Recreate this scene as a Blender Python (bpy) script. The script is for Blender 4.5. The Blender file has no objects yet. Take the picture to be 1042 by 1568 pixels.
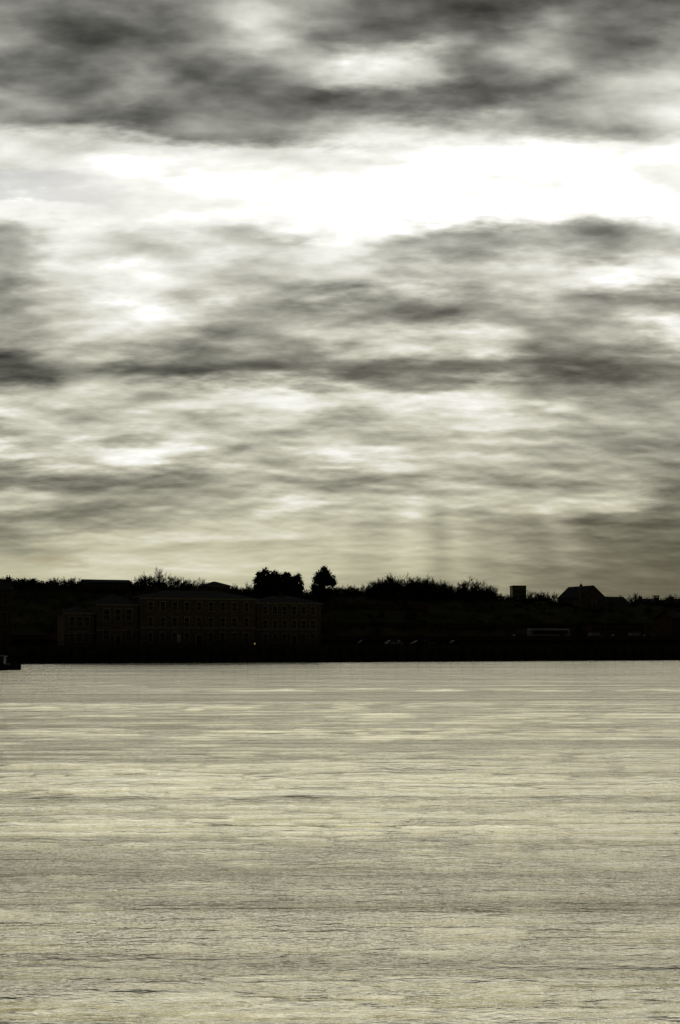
import bpy, math, random
import numpy as np
from mathutils import Vector, Matrix
random.seed(7); rng=np.random.default_rng(7)
sc=bpy.context.scene
sc.view_settings.view_transform='Standard'; sc.view_settings.look='None'; sc.view_settings.exposure=0
F=2178.0; HOR=983.0; CAMZ=5.0
A=math.atan(0.4); CA=math.cos(A); Y0=361.6
SUN_AZ=8.6; SUN_EL=18.0

# ------------------------------------------------------------------ materials
def mat(name,col,rough=0.8,var=0.25,scale=1.5,spec=0.3,metal=0.0,col2=None):
    m=bpy.data.materials.new(name); m.use_nodes=True
    nt=m.node_tree; b=nt.nodes['Principled BSDF']
    tc=nt.nodes.new('ShaderNodeTexCoord'); n=nt.nodes.new('ShaderNodeTexNoise')
    n.inputs['Scale'].default_value=scale; n.inputs['Detail'].default_value=3
    nt.links.new(tc.outputs['Object'],n.inputs['Vector'])
    r=nt.nodes.new('ShaderNodeValToRGB')
    c2=col2 or tuple(min(1,c*(1+var)) for c in col)
    r.color_ramp.elements[0].color=(*[c*(1-var) for c in col],1); r.color_ramp.elements[0].position=.3
    r.color_ramp.elements[1].color=(*c2,1); r.color_ramp.elements[1].position=.7
    nt.links.new(n.outputs['Fac'],r.inputs[0]); nt.links.new(r.outputs[0],b.inputs['Base Color'])
    b.inputs['Roughness'].default_value=rough; b.inputs['Metallic'].default_value=metal
    b.inputs['Specular IOR Level'].default_value=spec
    return m
M_stone=mat('sandstone',(0.18,0.135,0.09),.9,.3,.6,.1)
M_brick=mat('brick',(0.12,0.07,0.05),.9,.3,.8,.1)
M_trim=mat('pale_stone_trim',(0.36,0.31,0.23),.8,.15,spec=.1)
M_slate=mat('slate',(0.03,0.03,0.032),.95,.3,1.2,.0)
M_glass=mat('window_glass',(0.02,0.02,0.022),.15,.1,1,.5)
M_door=mat('door_paint',(0.05,0.04,0.03),.5)
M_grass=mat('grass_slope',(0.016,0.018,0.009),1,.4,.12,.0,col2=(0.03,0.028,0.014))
M_asph=mat('asphalt',(0.04,0.04,0.04),.95,.2,.5,.05)
M_quay=mat('quay_stone',(0.05,0.045,0.035),.95,.4,.5,.05)
M_timber=mat('wet_timber',(0.03,0.025,0.02),.9,.3,2,.1)
M_bark=mat('bark',(0.04,0.033,0.025),.95,.3,2,.05)
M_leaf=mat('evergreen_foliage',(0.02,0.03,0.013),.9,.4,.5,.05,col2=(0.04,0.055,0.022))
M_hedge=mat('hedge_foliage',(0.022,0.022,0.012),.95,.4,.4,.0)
M_iron=mat('painted_iron',(0.03,0.03,0.03),.6)
M_mark=mat('road_paint',(0.5,0.5,0.48),.8,.1,1,.1)
M_white=mat('pale_grey_paint',(0.32,0.32,0.30),.8,.05,1,.1)
M_silver=mat('silver_paint',(0.10,0.10,0.105),.75,.05,1,.08,.0)
M_dark=mat('dark_paint',(0.02,0.02,0.03),.7,.1,1,.08)
M_red=mat('red_paint',(0.12,0.02,0.015),.7,.1,1,.08)
M_cglass=mat('car_glass',(0.015,0.015,0.016),.6,.1,1,.08)
M_tyre=mat('tyre_rubber',(0.02,0.02,0.02),.8)
M_hull=mat('hull_paint',(0.02,0.022,0.03),.5,.3,2)
M_tower=mat('tower_cladding',(0.30,0.32,0.14),.8,.15,.3)
M_lamp=bpy.data.materials.new('lamp_glow'); M_lamp.use_nodes=True
b=M_lamp.node_tree.nodes['Principled BSDF']; b.inputs['Emission Color'].default_value=(1,.75,.2,1); b.inputs['Emission Strength'].default_value=.3

# ------------------------------------------------------------------ mesh helpers
class MB:
    def __init__(s): s.v=[]; s.f=[]
    def box(s,x0,x1,y0,y1,z0,z1):
        o=len(s.v); s.v+=[(x0,y0,z0),(x1,y0,z0),(x1,y1,z0),(x0,y1,z0),(x0,y0,z1),(x1,y0,z1),(x1,y1,z1),(x0,y1,z1)]
        s.f+=[(o,o+3,o+2,o+1),(o+4,o+5,o+6,o+7),(o,o+1,o+5,o+4),(o+1,o+2,o+6,o+5),(o+2,o+3,o+7,o+6),(o+3,o,o+4,o+7)]
    def poly(s,vs,fs):
        o=len(s.v); s.v+=list(vs); s.f+=[tuple(o+i for i in f) for f in fs]
    def cyl(s,p0,p1,r0,r1,n=8,cap=True):
        p0=Vector(p0);p1=Vector(p1); d=(p1-p0).normalized()
        a=d.orthogonal().normalized(); b=d.cross(a); o=len(s.v)
        for p,r in ((p0,r0),(p1,r1)):
            for i in range(n):
                t=2*math.pi*i/n; q=p+a*(r*math.cos(t))+b*(r*math.sin(t)); s.v.append(tuple(q))
        for i in range(n):
            j=(i+1)%n; s.f.append((o+i,o+j,o+n+j,o+n+i))
        if cap: s.f.append(tuple(o+i for i in reversed(range(n)))); s.f.append(tuple(o+n+i for i in range(n)))
    def obj(s,name,m,parent=None,smooth=False):
        me=bpy.data.meshes.new(name); me.from_pydata(s.v,[],s.f); me.update()
        if smooth: me.polygons.foreach_set('use_smooth',[True]*len(me.polygons))
        me.materials.append(m); o=bpy.data.objects.new(name,me); sc.collection.objects.link(o)
        if parent: o.parent=parent
        return o
def empty(name,loc,rot=0):
    e=bpy.data.objects.new(name,None); e.location=loc; e.rotation_euler=(0,0,rot); e.empty_display_size=1
    sc.collection.objects.link(e); return e

# ------------------------------------------------------------------ site layout
RX=[-3000,-115,-90,-70,-50,-30,-10,0,20,40,56,80,112,3000]
RH=[20,22.2,22.6,22.6,22,21.2,20.6,21,21,20.5,19.2,19,18.6,16]
TT=[0,24,29.9,30.1,42,52,70,98,130,400,4500]
def prof(t,R):
    H=[4,4,4,5.6,5.9,8.5,14,R,R-1.2,R-4,8]
    return float(np.interp(t,TT,H))
def terr(x,y):
    t=(y-(Y0+.4*x))*CA
    xr=x
    R=float(np.interp(xr,RX,RH))
    h=prof(t,R)
    if 45<t<600: h+=.35*math.sin(x*.11+y*.03)+.2*math.sin(x*.31+1+y*.07)
    return h
def place(px,t):
    k=(px-521)/F; Y=(Y0+t/CA)/(1-.4*k); return k*Y,Y
def zat(py,Y): return CAMZ+(HOR-py)*Y/F

# ground sheet
ss=np.concatenate([np.linspace(-3500,-220,12),np.arange(-200,201,4.),np.linspace(220,3500,12)])
ts=np.concatenate([[0,6,12,18,24,29.9,30.1],np.arange(33,130,3.),[140,160,200,260,400,700,1200,2200,4500]])
vs=[];fs=[]
for t in ts:
    for s in ss:
        x=s*CA-t*math.sin(A); y=Y0+s*math.sin(A)+t*CA
        vs.append((x,y,terr(x,y)))
n=len(ss)
for i in range(len(ts)-1):
    for j in range(n-1):
        fs.append((i*n+j,i*n+j+1,(i+1)*n+j+1,(i+1)*n+j))
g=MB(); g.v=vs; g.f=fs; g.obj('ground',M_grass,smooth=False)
# quay wall with coping, fender piles
e=empty('quay_wall',(0,Y0,0),A)
w=MB(); w.box(-3500,3500,-.8,-.003,-3,3.9); w.obj('wall_face',M_quay,e)
w=MB(); w.box(-3500,3500,-1.0,.5,3.903,4.18); w.obj('coping',M_quay,e)
w=MB()
for i in range(-60,61):
    s=i*3.1+random.uniform(-.2,.2); w.box(s-.2,s+.2,-1.25,-.83,-2,3.7+random.uniform(-.5,.3))
w.box(-190,190,-1.4,-1.255,1.6,1.9)
w.obj('fender_piles',M_timber,e)
# road on quay
r=MB(); r.box(-300,300,3,11,3.9,4.02); rd=r.obj('road',M_asph); rd.location=(0,Y0,0); rd.rotation_euler=(0,0,A)
r=MB()
for i in range(-70,70): r.box(i*4.,i*4.+2,6.95,7.07,4.0,4.026)
rm=r.obj('road_markings',M_mark); rm.location=(0,Y0,0); rm.rotation_euler=(0,0,A)
r=MB(); r.box(-300,300,11.003,11.3,3.9,4.15); r.box(-300,300,2.7,2.997,3.9,4.15); k_=r.obj('kerb',M_quay); k_.location=(0,Y0,0); k_.rotation_euler=(0,0,A)
r=MB(); r.box(-300,300,30.3,30.8,3,6.6); r.box(-300,300,30.2,30.9,6.603,6.75); k_=r.obj('retaining_wall',M_brick); k_.location=(0,Y0,0); k_.rotation_euler=(0,0,A)
r=MB(); r.box(10,110,55,55.5,7,10.6); r.box(10,110,54.9,55.6,10.603,10.75); r.box(-20,60,74,74.5,13,16.6); r.box(-20,60,73.9,74.6,16.603,16.75); k_=r.obj('terrace_wall',M_brick); k_.location=(0,Y0,0); k_.rotation_euler=(0,0,A)
# railing
r=MB()
for i in range(-100,101): r.box(i*2-.04,i*2+.04,.9,.98,4,5.1)
for z in (4.5,5.08): r.box(-200,200,.915,.965,z,z+.05)
k_=r.obj('quay_railing',M_iron); k_.location=(0,Y0,0); k_.rotation_euler=(0,0,A)

# ------------------------------------------------------------------ buildings
def windows(fr,pa,W,z0,z1,floors,bays,yf,margin=1.0,skip=(),ww=1.1):
    fh=(z1-z0)/floors
    for f in range(floors):
        hh=fh*.55 if f else fh*.6
        zb=z0+f*fh+fh*.24
        for i in range(bays):
            if (f,i) in skip: continue
            cx=-W/2+margin+(W-2*margin)*(i+.5)/bays
            a=ww/2
            pa.box(cx-a,cx+a,yf-.03,yf+.1,zb,zb+hh)
            fr.box(cx-a-.2,cx-a-.003,yf-.14,yf+.1,zb-.003,zb+hh)
            fr.box(cx+a+.003,cx+a+.2,yf-.14,yf+.1,zb-.003,zb+hh)
            fr.box(cx-a-.32,cx+a+.32,yf-.2,yf+.1,zb+hh+.003,zb+hh+.28)
            fr.box(cx-a-.3,cx+a+.3,yf-.24,yf+.1,zb-.2,zb-.006)
            fr.box(cx-a,cx+a,yf-.07,yf-.033,zb+hh*.48,zb+hh*.53)
            fr.box(cx-.03,cx+.03,yf-.06,yf-.034,zb+.02,zb+hh*.47)
def building(name,px0,px1,t,depth,eave_py,ridge_py,floors,bays,roof='hip',wall=None,base=None,chim=(),rot=None,pyY=None,door=True,ww=1.1,cornice=True):
    x0,y0=place(px0,t); x1,y1=place(px1,t)
    W=math.hypot(x1-x0,y1-y0); cx,cy=(x0+x1)/2,(y0+y1)/2
    zb=terr(cx,cy) if base is None else base
    ez=zat(eave_py,cy)-zb; rz=zat(ridge_py,cy+depth/2)-zb
    e=empty(name,(cx,cy,zb),A if rot is None else rot)
    wall=wall or M_stone
    w=MB(); w.box(-W/2,W/2,0,depth,-4,ez)
    o=.45; R=MB()
    if roof=='hip':
        h=min(depth/2,W/2-.5)
        R.poly([(-W/2-o,-o,ez),(W/2+o,-o,ez),(W/2+o,depth+o,ez),(-W/2-o,depth+o,ez),(-W/2+h,depth/2,rz),(W/2-h,depth/2,rz)],
               [(0,1,5,4),(1,2,5),(2,3,4,5),(3,0,4),(3,2,1,0)])
    elif roof=='gable':
        w.poly([(-W/2,0,ez),(-W/2,depth,ez),(-W/2,depth/2,rz-.1),(W/2,0,ez),(W/2,depth,ez),(W/2,depth/2,rz-.1)],[(0,2,1),(3,4,5)])
        for s in (0,1):
            ya=-o if s==0 else depth+o
            zl=ez-o*(rz-ez)/(depth/2)
            R.poly([(-W/2-.3,ya,zl),(W/2+.3,ya,zl),(W/2+.3,depth/2,rz),(-W/2-.3,depth/2,rz),
                    (-W/2-.3,ya,zl+.2),(W/2+.3,ya,zl+.2),(W/2+.3,depth/2,rz+.2),(-W/2-.3,depth/2,rz+.2)],
                   [(0,1,2,3),(4,5,6,7),(0,1,5,4),(1,2,6,5),(3,0,4,7)])
    elif roof=='front':  # gable end faces the river
        w.poly([(-W/2,0,ez),(W/2,0,ez),(0,0,rz-.1),(-W/2,depth,ez),(W/2,depth,ez),(0,depth,rz-.1)],[(0,1,2),(3,5,4)])
        for s in (-1,1):
            R.poly([(s*(W/2+o),-.3,ez-o*(rz-ez)/(W/2)),(s*(W/2+o),depth+.3,ez-o*(rz-ez)/(W/2)),(0,depth+.3,rz),(0,-.3,rz),
                    (s*(W/2+o),-.3,ez-o*(rz-ez)/(W/2)+.2),(s*(W/2+o),depth+.3,ez-o*(rz-ez)/(W/2)+.2),(0,depth+.3,rz+.2),(0,-.3,rz+.2)],
                   [(0,1,2,3),(4,5,6,7),(0,3,7,4),(0,1,5,4),(1,2,6,5)])
    else:
        R.box(-W/2-.15,W/2+.15,-.15,depth+.15,ez+.003,ez+.5)
    w.obj('walls',wall,e); R.obj('roof',M_slate,e)
    if cornice and roof in('hip',):
        c=MB(); c.box(-W/2-.3,W/2+.3,-.3,-.003,ez-.45,ez-.006); c.box(-W/2-.12,W/2+.12,-.12,-.003,ez*.36,ez*.36+.25); c.obj('cornice',M_trim,e)
    if floors:
        fr=MB();pa=MB(); mid=bays//2
        windows(fr,pa,W,0,ez-.3,floors,bays,0,skip={(0,mid)} if door else (),ww=ww)
        if door:
            cx_=-W/2+1+(W-2)*(mid+.5)/bays
            d=MB(); d.box(cx_-.6,cx_+.6,-.06,.1,0,2.3); d.obj('door',M_door,e)
            fr.box(cx_-.95,cx_-.61,-.35,.1,0,2.6); fr.box(cx_+.61,cx_+.95,-.35,.1,0,2.6); fr.box(cx_-1.1,cx_+1.1,-.45,.1,2.603,3.0)
        fr.obj('window_surrounds',M_trim if wall is M_stone else M_stone,e); pa.obj('window_panes',M_glass,e)
    if chim:
        c=MB()
        for (f,dy,hh) in chim:
            X=-W/2+W*f; c.box(X-.55,X+.55,depth*dy-.4,depth*dy+.4,ez-.5,rz+hh); c.box(X-.65,X+.65,depth*dy-.5,depth*dy+.5,rz+hh+.003,rz+hh+.2)
            for q in(-.3,.3): c.cyl((X+q,depth*dy,rz+hh+.2),(X+q,depth*dy,rz+hh+.75),.14,.11,6)
        c.obj('chimneys',M_brick,e)
    return e
building('victorian_office_building',216,392,13,16,916,905,3,9,'hip',chim=[(.2,.5,.4),(.8,.5,.4)])
building('victorian_office_building',393.5,492,14.5,13,923,913,3,6,'hip',chim=[(.5,.5,.3)])
building('stone_villa',150,213,14,12,925,911,2,3,'hip',chim=[(.9,.5,.3)],ww=1.3)
building('gatehouse',100,146,15,9,938,929,2,3,'hip',door=False)
building('riverside_house',-22,20,18,10,903,889,3,3,'gable',wall=M_brick,chim=[(.95,.5,.6)])
building('long_terrace',132,202,92,9,893,889,1,8,'gable',wall=M_brick,door=False)
building('hilltop_house',318,352,84,9,897,891,2,3,'hip',wall=M_brick)
building('church_hall',925,968,88,12,930,915,1,4,'gable',door=False)
e=building('church',892,925,84,16,914,899,1,1,'front',cornice=False,door=True)
s=MB(); s.box(-5.2,-3.9,-.3,1.2,-2,7.2); s.poly([(-5.3,-.4,7.203),(-3.8,-.4,7.203),(-3.8,1.3,7.203),(-5.3,1.3,7.203),(-4.55,.45,9.0)],[(0,1,4),(1,2,4),(2,3,4),(3,0,4)])
s.box(-4.6,-4.5,.4,.5,8.9,9.6); s.obj('bell_turret',M_stone,e)
building('terraced_house',990,1012,96,9,925,918,2,2,'gable',wall=M_brick,chim=[(.05,.5,.7)])
building('terraced_house',1014,1034,97,9,927,920,2,2,'gable',wall=M_brick,chim=[(.05,.5,.7),(.95,.5,.7)])
building('terraced_house',1036,1062,98,9,925,918,2,2,'gable',wall=M_brick,chim=[(.1,.5,.7)])
building('brick_house',1028,1060,34,9,947,938,2,3,'gable',wall=M_brick,chim=[(.1,.5,.5)])
building('boundary_shed',905,985,44,6,957,953,1,6,'flat',wall=M_brick,door=False)
# tower block far behind the ridge
D=800.; X=(795.5-521)/F*D
e=empty('tower_block',(X,D,8),.05); top=zat(898,D)-8
w=MB(); w.box(-3.9,3.9,0,9,-4,top); w.obj('walls',M_tower,e)
w=MB(); w.box(-4.05,4.05,-.15,9.15,top+.003,top+.4); w.obj('parapet',M_tower,e)
w=MB()
for f in range(9):
    for i in range(3): w.box(-2.9+i*2.2,-1.5+i*2.2,-.05,.1,2+f*2.8,3.4+f*2.8)
w.obj('window_panes',M_glass,e)

# ------------------------------------------------------------------ trees
def grow(seed,H,levels=6,twig=.03):
    R=random.Random(seed); segs=[]
    def rec(p,d,L,r,l):
        q=p+d*L; segs.append((p,q,r,r*.7))
        if l==0: return
        nb=4 if l==levels else 3
        for i in range(nb):
            ax=Vector((R.gauss(0,1),R.gauss(0,1),R.gauss(0,1))); ax=(ax-d*ax.dot(d)).normalized()
            lead=(i==0)
            nd=(d+ax*(R.uniform(.1,.3) if lead else R.uniform(.45,.95))+Vector((0,0,.16))).normalized()
            rec(p+d*L*(R.uniform(.9,1) if lead else R.uniform(.45,1)),nd,L*(R.uniform(.78,.9) if lead else R.uniform(.5,.8)),max(twig,r*(.74 if lead else .5)),l-1)
    rec(Vector((0,0,-.8)),Vector((R.uniform(-.06,.06),R.uniform(-.06,.06),1)).normalized(),H*.27,H*.02,levels)
    m=MB()
    for p,q,a,b in segs: m.cyl(p,q,a,b,3 if a<.12 else 6,False)
    z=max(v[2] for v in m.v); k=H/z
    m.v=[(x*k,y*k,zz*k) for x,y,zz in m.v]
    return m
protos=[grow(i,8) for i in range(5)]
def add_inst(dst,src,x,y,z,s,rot,sx=1):
    c,sn=math.cos(rot),math.sin(rot); o=len(dst.v)
    dst.v+=[(x+s*sx*(c*a-sn*b),y+s*sx*(sn*a+c*b),z+s*d) for a,b,d in src.v]
    dst.f+=[tuple(o+i for i in f) for f in src.f]
def bare(px,t,top,i,sx=1.0,sink=0):
    x,y=place(px,t); z=terr(x,y)-sink; H=zat(top,y)-z
    m=MB(); add_inst(m,protos[i%5],0,0,0,H/8,random.uniform(0,6),sx)
    o=m.obj('bare_tree',M_bark); o.location=(x,y,z)
bare(244,92,866,0,1.0); bare(222,94,875,1,1.1); bare(262,95,877,2,1.1)
bare(716,93,881,3,1.6); bare(735,96,888,4,1.5); bare(700,97,892,2,1.3)
bare(972,104,906,0,1.5)
bare(600,94,876,1,1.2); bare(628,96,876,2,1.2); bare(650,93,878,3,1.2)
# distant treeline: one merged mass
tl=MB()
def row(p0,p1,topf,step,t0=92,t1=125,sx=1.1):
    p=p0
    while p<p1:
        t=random.uniform(t0,t1); x,y=place(p,t); z=terr(x,y)-1.0
        H=max(2.6,(zat(topf(p)+random.uniform(-7,5),y)-z))
        add_inst(tl,protos[random.randrange(5)],x,y,z,H/8,random.uniform(0,6),sx*random.uniform(.9,1.3)*min(1.7,max(1,5/H)))
        p+=step*random.uniform(.6,1.4)
row(0,130,lambda p:889,5,sx=1.3)
row(203,320,lambda p:np.interp(p,[203,240,280,320],[886,884,888,889]),5)
row(350,395,lambda p:896,6)
row(515,580,lambda p:np.interp(p,[515,550,580],[902,897,893]),4.5)
row(570,690,lambda p:np.interp(p,[570,598,625,650,670,690],[892,885,884,887,891,898]),2.6)
row(676,770,lambda p:np.interp(p,[676,715,745,770],[897,893,898,908]),3.5)
row(805,885,lambda p:np.interp(p,[805,820,850,885],[908,909,911,914]),3.5,sx=1.3)
row(930,1042,lambda p:915,5,sx=1.3)
o=tl.obj('distant_treeline',M_bark)

def leafcloud(m,cx,cy,z0,rx,rz,n,size,R):
    cl=[]
    for i in range(46):
        u=R.uniform(-1,1); th=R.uniform(0,6.28); r=math.sqrt(1-u*u)*R.uniform(.45,1)
        cl.append((cx+rx*r*math.cos(th),cy+rx*r*math.sin(th),z0+rz*(1+u*R.uniform(.6,1.0)),R.uniform(.13,.3)*rx))
    for i in range(n):
        c=cl[R.randrange(len(cl))]
        g=[R.gauss(0,.55)*c[3] for _ in range(3)]
        p=Vector((c[0]+g[0],c[1]+g[1],c[2]+g[2]*1.35))
        a=Vector((R.gauss(0,1),R.gauss(0,1),R.gauss(0,1))).normalized()*size*R.uniform(.5,1.3)
        b=Vector((R.gauss(0,1),R.gauss(0,1),R.gauss(0,1)+.8)).normalized()*size*R.uniform(.5,1.6)
        m.poly([tuple(p-a*.5),tuple(p+a*.5),tuple(p+b)],[(0,1,2)])
def evergreen(px,t,top,wpx,seed,n=8000):
    R=random.Random(seed); x,y=place(px,t); z=terr(x,y)-.6; H=zat(top,y)-z; rx=wpx*y/F/2
    e=empty('evergreen_tree',(x,y,z))
    tr=MB(); tr.cyl((0,0,-.8),(0,0,H*.7),.35,.12,8)
    for i in range(10):
        th=R.uniform(0,6.28); zz=H*R.uniform(.2,.6); tr.cyl((0,0,zz),(rx*.7*math.cos(th),rx*.7*math.sin(th),zz+H*.18),.12,.04,5)
    tr.obj('trunk',M_bark,e)
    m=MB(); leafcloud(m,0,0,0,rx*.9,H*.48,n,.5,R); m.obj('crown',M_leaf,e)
evergreen(403,88,871,28,1); evergreen(419,90,872,32,2); evergreen(436,89,875,30,3); evergreen(453,91,880,26,4); evergreen(412,86,884,34,7); evergreen(440,86,886,36,8)
evergreen(495,88,870,38,5,14000)
# hedges / scrub on the ridge and slope
hm=MB(); R=random.Random(9)
def scrub(p0,p1,t0,t1,n,h0,h1):
    for i in range(n):
        px=R.uniform(p0,p1); t=R.uniform(t0,t1); x,y=place(px,t); z=terr(x,y); h=R.uniform(h0,h1); rr=R.uniform(.8,2.0)
        for k in range(46):
            u=R.random(); th=R.uniform(0,6.28); q=rr*math.sqrt(R.random())
            p=Vector((x+q*math.cos(th),y+q*math.sin(th),z+h*u*(1-.5*(q/rr)**2)))
            a=Vector((R.gauss(0,1),R.gauss(0,1),R.gauss(0,1))).normalized()*.4
            b=Vector((R.gauss(0,1),R.gauss(0,1),R.gauss(0,1)+.6)).normalized()*.45
            hm.poly([tuple(p-a*.5),tuple(p+a*.5),tuple(p+b)],[(0,1,2)])
scrub(-20,395,88,108,260,.8,1.9); scrub(380,560,88,108,150,.8,2.2); scrub(560,780,88,108,240,1.2,2.8); scrub(780,1060,88,108,170,.6,1.4)
scrub(-20,1060,46,84,330,.8,2.2)
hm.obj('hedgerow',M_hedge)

# ------------------------------------------------------------------ vehicles
def car(px,t,paint,rot=0,L=4.3,Wd=1.75,H=1.45,van=False,base=None,name='parked_car'):
    x,y=place(px,t); z=(4.02 if t<29 else terr(x,y)) if base is None else base
    e=empty(name,(x,y,z),A+rot)
    if van: pr=[(-.5,.35),(-.5,.9),(-.5,1.0),(.20,1.0),(.36,.62),(.49,.5),(.5,.35)]; cab=[(-.49,.62),(-.48,1.0),(.19,1.0),(.34,.62)]
    else: pr=[(-.5,.2),(-.505,.42),(-.48,.6),(-.3,.645),(.2,.65),(.42,.56),(.5,.42),(.5,.2)]; cab=[(-.42,.62),(-.30,.97),(-.22,1.0),(.03,1.0),(.10,.97),(.26,.63)]
    def loft(pr,w0,w1,zlo,zhi):
        m=MB(); n=len(pr); V=[]
        for sgn in(-1,1):
            for a,b in pr:
                f=(b-zlo)/(zhi-zlo) if zhi>zlo else 0; V.append((a*L,sgn*(w0+(w1-w0)*f)/2,b*H))
        m.poly(V,[tuple(range(n)),tuple(n+i for i in reversed(range(n)))]+[(i,n+i,n+(i+1)%n,(i+1)%n) for i in range(n)])
        return m
    b=loft(pr,Wd,Wd*.95,.2,.66 if not van else 1.0).obj('body',paint,e)
    bv=b.modifiers.new('b','BEVEL'); bv.width=.06; bv.segments=2
    c=loft(cab,Wd*.93,Wd*.74,.62,1.0)
    c2=c.obj('cabin',paint,e)
    g=MB()
    for s in(-1,1):
        if not van:
            f=lambda a,b:(a*L,s*((Wd*.93+(Wd*.74-Wd*.93)*((b-.62)/.38))/2+.012),b*H)
            g.poly([f(-.38,.66),f(-.06,.66),f(-.06,.94),f(-.27,.94)],[(0,1,2,3)])
            g.poly([f(-.04,.66),f(.21,.66),f(.08,.94),f(-.04,.94)],[(0,1,2,3)])
        else: g.box(.12*L,.27*L,s*(Wd/2+.0)-.03,s*(Wd/2)+.03,.64*H,.88*H)
    if not van:
        g.poly([(.105*L+.01,-.6,.95*H),(.105*L+.01,.6,.95*H),(.25*L+.01,.7,.66*H),(.25*L+.01,-.7,.66*H)],[(0,1,2,3)])
        g.poly([(-.31*L-.01,-.6,.95*H),(-.31*L-.01,.6,.95*H),(-.41*L-.01,.7,.66*H),(-.41*L-.01,-.7,.66*H)],[(3,2,1,0)])
    g.obj('windows',M_cglass,e)
    wl=MB()
    for a in(-.32,.31):
        for s in(-1,1): wl.cyl((a*L,s*(Wd/2-.2),.32),(a*L,s*(Wd/2+.02),.32),.32,.32,14)
    wl.obj('wheels',M_tyre,e)
car(603,8,M_white,L=4.6); car(342,8,M_silver); car(640,8.2,M_dark,math.pi); car(655,9,M_silver)
car(618,15,M_red); car(793,34,M_silver); car(860,33,M_dark); car(912,34,M_white,van=True,L=4.8,Wd=1.9,H=1.95,name='parked_van')
car(943,34,M_silver); car(974,34,M_white,van=True,L=5,Wd=1.9,H=2,name='parked_van'); car(990,34,M_dark); car(700,9,M_dark); car(560,14,M_dark)
# coach
x,y=place(839,36.5); z=terr(x,y); e=empty('coach',(x,y,z),A)
m=MB(); m.box(-6.6,6.6,-1.25,1.25,.35,3.1); b=m.obj('body',M_white,e); bv=b.modifiers.new('b','BEVEL'); bv.width=.22; bv.segments=3
m=MB()
for i in range(9): m.box(-6.0+i*1.32,-4.8+i*1.32,-1.28,-1.2,1.55,2.55)
m.box(6.5,6.63,-1.0,1.0,1.3,2.7); m.obj('windows',M_cglass,e)
m=MB()
for a in(-4.2,-3.1,4.3):
    for s in(-1,1): m.cyl((a,s*1.0,.5),(a,s*1.27,.5),.5,.5,16)
m.obj('wheels',M_tyre,e)
# street lamps
def lamp(px,t,h=6,base=None):
    x,y=place(px,t); z=terr(x,y); e=empty('street_lamp',(x,y,z),A)
    m=MB(); m.cyl((0,0,-.1),(0,0,h),.1,.06,8); m.cyl((0,0,h),(0,-.9,h+.25),.05,.04,6); m.obj('post',M_iron,e)
    m=MB(); m.box(-.15,.15,-1.3,-.85,h+.15,h+.3); m.obj('head',M_iron,e)
for p in (60,180,310,450,540,680,770,880,1000): lamp(p,2)
x,y=place(391,5); e=empty('bollard_light',(x,y,4)); m=MB(); m.cyl((0,0,0),(0,0,.35),.14,.12,10); m.cyl((0,0,.75),(0,0,.85),.17,.12,10); m.obj('post',M_iron,e)
m=MB(); m.cyl((0,0,.353),(0,0,.747),.14,.14,10); m.obj('lens',M_lamp,e)
x,y=place(275,9); e=empty('information_sign',(x,y,4),A); m=MB(); m.box(-.5,.5,-.03,.03,.9,2.9); m.obj('panel',M_mark,e); m=MB(); m.box(-.56,-.503,-.05,.05,0,3); m.box(.503,.56,-.05,.05,0,3); m.obj('posts',M_iron,e)

# ------------------------------------------------------------------ boat
D=258.; X=(2-521)/F*D
e=empty('workboat',(X,D,0),0.0)
st=[(-4.4,1.15,1.05),(-2.5,1.35,1.0),(0,1.4,.98),(2.0,1.2,1.05),(3.2,.75,1.15),(3.95,.08,1.3)]
m=MB(); V=[];n=6
for a,w_,s_ in st: V+=[(a,-w_,s_),(a,-w_*.9,.3),(a,-w_*.45,-.4),(a,w_*.45,-.4),(a,w_*.9,.3),(a,w_,s_)]
Fc=[]
for i in range(len(st)-1):
    for j in range(6): Fc.append((i*6+j,i*6+(j+1)%6,(i+1)*6+(j+1)%6,(i+1)*6+j))
Fc.append(tuple(range(6))); m.poly(V,Fc); m.obj('hull',M_hull,e)
m=MB(); m.box(-2.6,1.0,-.95,.95,.9,2.35); m.box(-2.8,1.25,-1.1,1.1,2.353,2.5); m.cyl((-1.2,0,2.5),(-1.2,0,3.9),.05,.03,6); m.box(-1.7,-.7,-.03,.03,3.3,3.36); m.obj('wheelhouse',M_hull,e)
m=MB(); 
for i in range(3): m.box(-2.3+i*1.1,-1.5+i*1.1,-.975,-.94,1.5,2.1)
m.obj('windows',M_glass,e)
m=MB(); 
for a in(1.6,2.3,3.0): m.cyl((a,-.7,1.0),(a,-.7,1.75),.03,.03,5)
m.cyl((1.6,-.7,1.75),(3.0,-.7,1.75),.03,.03,5); m.obj('rail',M_iron,e)

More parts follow.
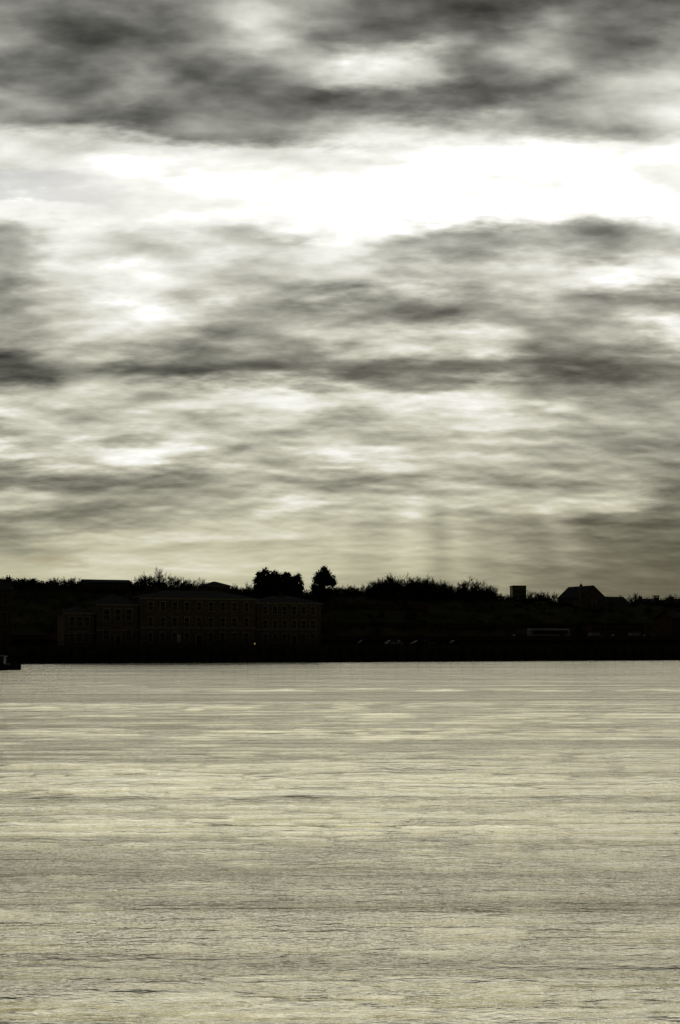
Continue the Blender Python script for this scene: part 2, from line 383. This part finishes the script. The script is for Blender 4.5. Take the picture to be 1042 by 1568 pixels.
# ------------------------------------------------------------------ water
yr=np.exp(np.linspace(math.log(13),math.log(430),1000))
ys=np.concatenate([[-400,-100,-20,0,8],yr,[700,2000,5000]])
sx=np.concatenate([[-60,-12,-3,-1.5],np.linspace(-1,1,560),[1.5,3,12,60]])
Yg,Sg=np.meshgrid(ys,sx,indexing='ij')
Xg=Sg*(3+.29*np.maximum(Yg,0))
dy=.0035*np.abs(Yg)
Z=np.zeros_like(Xg)
env=np.zeros_like(Xg)
for i in range(10):
    l=rng.uniform(25,120); th=rng.normal(0,.15); env+=np.sin((Xg*math.sin(th)*.5+Yg*math.cos(th))*2*math.pi/l*1.6+Xg*rng.uniform(-.05,.05)+rng.uniform(0,6.3))
env=np.clip(1+.22*env,.35,1.9)
for i in range(100):
    lam=math.exp(rng.uniform(math.log(.25),math.log(5))); th=rng.normal(0,.22); 
    if rng.random()<.15: th=rng.normal(0,.8)
    k=2*math.pi/lam; ph=rng.uniform(0,6.28)
    s=.0165*min(1.0,(1.2/lam)**.7)
    wgt=np.clip((lam/dy-3)/4,0,1)
    Z+=wgt*s/k*np.sin(k*(Xg*math.sin(th)+Yg*math.cos(th))+ph+.8*np.sin(Xg*.07+ph))
Z*=env
Z[(np.abs(Sg)>1.01)|(Yg<12)|(Yg>440)]=0
nv=Xg.size; nr,nc=Xg.shape
me=bpy.data.meshes.new('water'); me.vertices.add(nv)
me.vertices.foreach_set('co',np.stack([Xg,Yg,Z],-1).astype(np.float32).ravel())
idx=np.arange(nv).reshape(nr,nc)
q=np.stack([idx[:-1,:-1],idx[:-1,1:],idx[1:,1:],idx[1:,:-1]],-1).reshape(-1,4)
me.loops.add(q.size); me.loops.foreach_set('vertex_index',q.ravel().astype(np.int32))
me.polygons.add(len(q)); me.polygons.foreach_set('loop_start',np.arange(0,q.size,4,dtype=np.int32))
me.polygons.foreach_set('use_smooth',np.ones(len(q),dtype=bool))
me.update(calc_edges=True)
wo=bpy.data.objects.new('water',me); sc.collection.objects.link(wo)
m=bpy.data.materials.new('river_water'); m.use_nodes=True; nt=m.node_tree; N=nt.nodes; Lk=nt.links
N.remove(N['Principled BSDF']); mo=N['Material Output']
gl=N.new('ShaderNodeBsdfGlossy'); gl.inputs['Color'].default_value=(1,.972,.82,1)
df=N.new('ShaderNodeBsdfDiffuse'); df.inputs['Color'].default_value=(.07,.065,.045,1)
mx=N.new('ShaderNodeMixShader'); fr=N.new('ShaderNodeFresnel'); fr.inputs['IOR'].default_value=1.33
pw=N.new('ShaderNodeMath'); pw.operation='POWER'
Lk.new(fr.outputs[0],pw.inputs[0]); Lk.new(pw.outputs[0],mx.inputs[0]); Lk.new(df.outputs[0],mx.inputs[1]); Lk.new(gl.outputs[0],mx.inputs[2]); Lk.new(mx.outputs[0],mo.inputs['Surface'])
tc=N.new('ShaderNodeTexCoord')
def mp(sc_,rot=0):
    n=N.new('ShaderNodeMapping'); n.inputs['Scale'].default_value=sc_; n.inputs['Rotation'].default_value=(0,0,rot); Lk.new(tc.outputs['Object'],n.inputs[0]); return n
def nz(mpn,scale,det,rough=.5,dist=0):
    n=N.new('ShaderNodeTexNoise'); n.inputs['Scale'].default_value=scale; n.inputs['Detail'].default_value=det; n.inputs['Roughness'].default_value=rough; n.inputs['Distortion'].default_value=dist
    Lk.new(mpn.outputs[0],n.inputs['Vector']); return n
n1=nz(mp((.45,1,1),.06),4.5,3,.6)
n2=nz(mp((.12,1,1),-.03),.8,2,.5)
n3=nz(mp((.14,1,1),.03),.055,3,.6)
n4=nz(mp((.07,1,1),.02),.2,2,.5)
n5=nz(mp((.035,1,1),.012),.34,4,.6)
def bump(h,st,dist,prev=None):
    n=N.new('ShaderNodeBump'); n.inputs['Distance'].default_value=dist; Lk.new(h,n.inputs['Height'])
    if isinstance(st,(int,float)): n.inputs['Strength'].default_value=st
    else: Lk.new(st,n.inputs['Strength'])
    if prev: Lk.new(prev.outputs[0],n.inputs['Normal'])
    return n
def mrange(src,a,b_,c,d):
    r=N.new('ShaderNodeMapRange'); 
    for i,v in enumerate((a,b_,c,d)): r.inputs[i+1].default_value=v
    Lk.new(src,r.inputs[0]); return r.outputs[0]
b4=bump(n4.outputs['Fac'],1,.36)
b2=bump(n2.outputs['Fac'],1,.27,b4)
b1=bump(n1.outputs['Fac'],mrange(n3.outputs['Fac'],.38,.62,.55,1.0),.13,b2)
for q_ in (gl,fr,df): Lk.new(b1.outputs[0],q_.inputs['Normal'])
Lk.new(mrange(n3.outputs['Fac'],.38,.62,.06,.13),gl.inputs['Roughness'])
ad=N.new('ShaderNodeMath'); ad.operation='ADD'; Lk.new(mrange(n3.outputs['Fac'],.45,.68,.26,.48),ad.inputs[0]); Lk.new(mrange(n5.outputs['Fac'],.48,.70,.0,.34),ad.inputs[1]); Lk.new(ad.outputs[0],pw.inputs[1])
me.materials.append(m)

# ------------------------------------------------------------------ world sky
w=bpy.data.worlds.new('World'); sc.world=w; w.use_nodes=True; nt=w.node_tree; N=nt.nodes; Lk=nt.links
w.cycles.sampling_method='MANUAL'; w.cycles.sample_map_resolution=256
bg=N['Background']
def setin(n,i,v):
    if isinstance(v,(int,float)): n.inputs[i].default_value=v
    elif v is not None: Lk.new(v,n.inputs[i])
def ma(op,a,b=None,c=None,clamp=False):
    n=N.new('ShaderNodeMath'); n.operation=op; n.use_clamp=clamp; setin(n,0,a); setin(n,1,b); setin(n,2,c); return n.outputs[0]
def sm(x,a,b,lo=0.,hi=1.,kind='SMOOTHSTEP'):
    n=N.new('ShaderNodeMapRange'); n.interpolation_type=kind; setin(n,0,x); 
    for i,v in enumerate((a,b,lo,hi)): n.inputs[i+1].default_value=v
    return n.outputs[0]
def mix(f,a,b):
    n=N.new('ShaderNodeMix'); n.data_type='FLOAT'; setin(n,0,f); setin(n,2,a); setin(n,3,b); return n.outputs[0]
def mixc(f,a,b,bt='MIX'):
    n=N.new('ShaderNodeMix'); n.data_type='RGBA'; n.blend_type=bt; n.clamp_result=False; setin(n,0,f)
    for i,v in((6,a),(7,b)):
        if isinstance(v,tuple): n.inputs[i].default_value=(*v,1)
        else: Lk.new(v,n.inputs[i])
    return n.outputs[2]
def noise(vec,scale,det,rough=.5,dist=0,lac=2.0):
    n=N.new('ShaderNodeTexNoise'); n.inputs['Scale'].default_value=scale; n.inputs['Detail'].default_value=det
    n.inputs['Roughness'].default_value=rough; n.inputs['Distortion'].default_value=dist; n.inputs['Lacunarity'].default_value=lac
    Lk.new(vec,n.inputs['Vector']); return n.outputs['Fac']
def comb(x,y,z=0.):
    n=N.new('ShaderNodeCombineXYZ'); setin(n,0,x); setin(n,1,y); setin(n,2,z); return n.outputs[0]
tc=N.new('ShaderNodeTexCoord'); sp=N.new('ShaderNodeSeparateXYZ'); Lk.new(tc.outputs['Generated'],sp.inputs[0])
dx,dyv,dz=sp.outputs
az=ma('MULTIPLY',ma('ARCTAN2',dx,dyv),57.2958); el=ma('MULTIPLY',ma('ARCSINE',dz),57.2958)
zz=ma('ADD',ma('MAXIMUM',dz,0.),.24)
cx_=ma('DIVIDE',dx,zz); cy_=ma('MULTIPLY',ma('DIVIDE',dyv,zz),1.5)
P0=comb(cx_,cy_,0.); P1=comb(cx_,cy_,3.7); P2=comb(ma('MULTIPLY',cx_,.8),cy_,7.1)
# domain warp
wa=ma('SUBTRACT',noise(P1,6,4,.55),.5); we=ma('SUBTRACT',noise(P2,7.5,6,.56),.5)
amp=sm(el,0,18,1.2,3.6,'LINEAR')
az2=ma('ADD',az,ma('MULTIPLY',wa,6.0)); el2=ma('ADD',el,ma('MULTIPLY',we,amp))
def elof(py): return 5.25+math.degrees(math.atan((784-py)/F))
def azof(px): return math.degrees(math.atan((px-521)/F))
rows=[
(905,[170,180,185,185,174,160,150,138,112,92,84]),
(870,[174,195,196,200,188,174,164,152,120,96,86]),
(830,[134,166,186,188,184,180,172,164,134,100,86]),
(800,[118,132,160,175,182,176,172,166,138,104,88]),
(775,[180,138,126,170,216,190,200,186,170,176,112]),
(740,[110,108,114,126,168,130,148,168,150,152,112]),
(700,[222,208,232,216,150,222,208,166,160,146,134]),
(675,[160,192,166,180,176,200,166,194,170,146,136]),
(648,[216,190,216,174,196,142,200,218,208,160,146]),
(612,[145,190,186,218,230,200,230,196,128,116,118]),
(570,[76,150,104,90,102,102,104,88,78,90,106]),
(520,[152,204,194,122,148,204,200,216,138,148,240]),
(472,[126,170,210,160,124,118,120,120,192,146,122]),
(430,[128,212,240,222,192,212,220,192,216,252,240]),
(380,[158,226,182,204,172,234,148,124,148,128,182]),
(340,[240,234,218,240,234,250,252,254,254,250,250]),
(292,[220,232,244,250,252,254,258,260,260,256,250]),
(245,[224,212,220,232,224,240,248,250,242,225,238]),
(205,[155,110,110,124,112,154,208,200,154,138,206]),
(150,[110,106,156,114,126,88,100,80,90,146,184]),
(100,[124,100,114,116,156,216,202,100,154,90,148]),
(50,[110,96,108,144,212,114,84,74,156,90,84]),
(0,[124,110,120,155,190,150,86,78,114,92,86]),
(-80,[110,120,130,120,110,120,100,120,110,100,110]),
]
fac=ma('DIVIDE',ma('ADD',az2,15.),30.)
v=None; prev=None
for py,vals in rows:
    r=N.new('ShaderNodeValToRGB'); Lk.new(fac,r.inputs[0]); cr=r.color_ramp; cr.interpolation='EASE'
    cr.elements[0].position=0.0; cr.elements[1].position=1.0
    for el_,val in ((cr.elements[0],vals[0]),(cr.elements[1],vals[-1])): el_.color=(val/300.,)*3+(1,)
    for i,val in enumerate(vals):
        ne=cr.elements.new((azof(i*104.2)+15)/30); ne.color=(val/300.,)*3+(1,)
    e_=elof(py)
    if v is None: v=r.outputs[0]
    else: v=mix(sm(el2,prev,e_),v,r.outputs[0])
    prev=e_
v=ma('MULTIPLY_ADD',v,300/255.*1.02,.03)
# generic overcast beyond the area of the photograph; darker away from the sun
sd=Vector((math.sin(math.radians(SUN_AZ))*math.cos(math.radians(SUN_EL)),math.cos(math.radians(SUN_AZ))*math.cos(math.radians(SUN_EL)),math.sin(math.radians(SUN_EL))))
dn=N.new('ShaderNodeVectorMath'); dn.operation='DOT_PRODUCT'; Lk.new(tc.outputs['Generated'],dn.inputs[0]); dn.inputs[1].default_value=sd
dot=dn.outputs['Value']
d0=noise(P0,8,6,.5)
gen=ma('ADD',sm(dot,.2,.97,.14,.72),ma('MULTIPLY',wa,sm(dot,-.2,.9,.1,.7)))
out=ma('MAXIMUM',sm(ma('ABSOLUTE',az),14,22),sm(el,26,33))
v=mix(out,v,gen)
# cloud detail with relief
Poff=comb(cx_,ma('ADD',cy_,-.035),0.)
d1=noise(Poff,8,6,.5)
rel=ma('SUBTRACT',d1,d0)
f0=noise(comb(ma('MULTIPLY',cx_,.28),ma('ADD',cy_,ma('MULTIPLY',wa,.35)),2.),5.5,4,.45)
fade=sm(el,1.5,7,.2,1.)
inner=sm(dot,-.1,.8,.15,1.)
det=ma('ADD',ma('ADD',ma('MULTIPLY',ma('SUBTRACT',d0,.5),.40),ma('MULTIPLY',rel,.8)),ma('MULTIPLY',ma('SUBTRACT',f0,.5),.45))
bm=sm(v,.85,1.,1.,.5)
v=ma('ADD',v,ma('MULTIPLY',ma('MULTIPLY',ma('MULTIPLY',det,fade),inner),bm))
# crepuscular rays below the cloud base
th=ma('DIVIDE',ma('SUBTRACT',az,3.6),ma('SUBTRACT',17.,ma('MINIMUM',el,12.)))
ray=ma('SUBTRACT',noise(comb(th,0.,5.),8,1,.5),.5)
rm=ma('MULTIPLY',ma('MULTIPLY',sm(el,1.5,3.5),sm(el,6.5,4.8)),ma('MULTIPLY',sm(az,-4,-1),sm(az,11,8)))
v=ma('ADD',v,ma('MULTIPLY',ma('MULTIPLY',ray,rm),.36))
v=ma('MINIMUM',ma('MAXIMUM',v,.04),1.10)
lum=ma('POWER',v,2.2)
boost=ma('MULTIPLY',ma('MULTIPLY',sm(v,.98,1.1),sm(dot,.85,.99)),.9)
lum=ma('ADD',lum,boost)
low=mixc(sm(el,0,9),(1,.955,.64),(1,.98,.79)); hi=mixc(sm(el,9,18),low,(1,.993,.88))
tint=mixc(sm(v,.75,1.0),hi,(1,.99,.93))
lc=N.new('ShaderNodeCombineColor'); 
for i in range(3): Lk.new(lum,lc.inputs[i])
cloud=mixc(1.,tint,lc.outputs[0],'MULTIPLY')
# chimney smoke drifting above the left skyline
sd2=ma('SQRT',ma('ADD',ma('POWER',ma('DIVIDE',ma('ADD',az2,11.7),1.4),2.),ma('POWER',ma('DIVIDE',ma('SUBTRACT',el2,3.35),.5),2.)))
cloud=mixc(ma('MULTIPLY',sm(sd2,1.2,.0),.6),cloud,(.33,.28,.165))
sky=N.new('ShaderNodeTexSky'); sky.sky_type='NISHITA'; sky.sun_disc=False; sky.sun_elevation=math.radians(SUN_EL); sky.sun_rotation=math.radians(SUN_AZ)
skc=mixc(1.,sky.outputs[0],(.06,.06,.06),'MULTIPLY')
gap=ma('MULTIPLY',ma('MULTIPLY',sm(el2,16.8,17.3),sm(el2,18.2,17.7)),sm(az2,-8,-10.5))
cover=ma('SUBTRACT',.99,ma('MULTIPLY',gap,.5))
col=mixc(cover,skc,cloud)
# below the horizon
col=mixc(sm(el,-1,0,0,1),(.02,.02,.015),col)
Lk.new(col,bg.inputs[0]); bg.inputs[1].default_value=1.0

# ------------------------------------------------------------------ sun, camera
sl=bpy.data.lights.new('sun','SUN'); sl.energy=.5; sl.angle=math.radians(75); sl.color=(1,.95,.82)
so=bpy.data.objects.new('sun',sl); so.rotation_euler=(-sd).to_track_quat('-Z','Y').to_euler(); so.location=sd*100; sc.collection.objects.link(so)
cam=bpy.data.cameras.new('camera'); co=bpy.data.objects.new('camera',cam); sc.collection.objects.link(co)
cam.sensor_fit='VERTICAL'; cam.sensor_height=36; cam.lens=50; cam.clip_end=12000; cam.clip_start=.5
co.location=(0,0,CAMZ); co.rotation_euler=(math.radians(90+5.22),0,0)
sc.camera=co
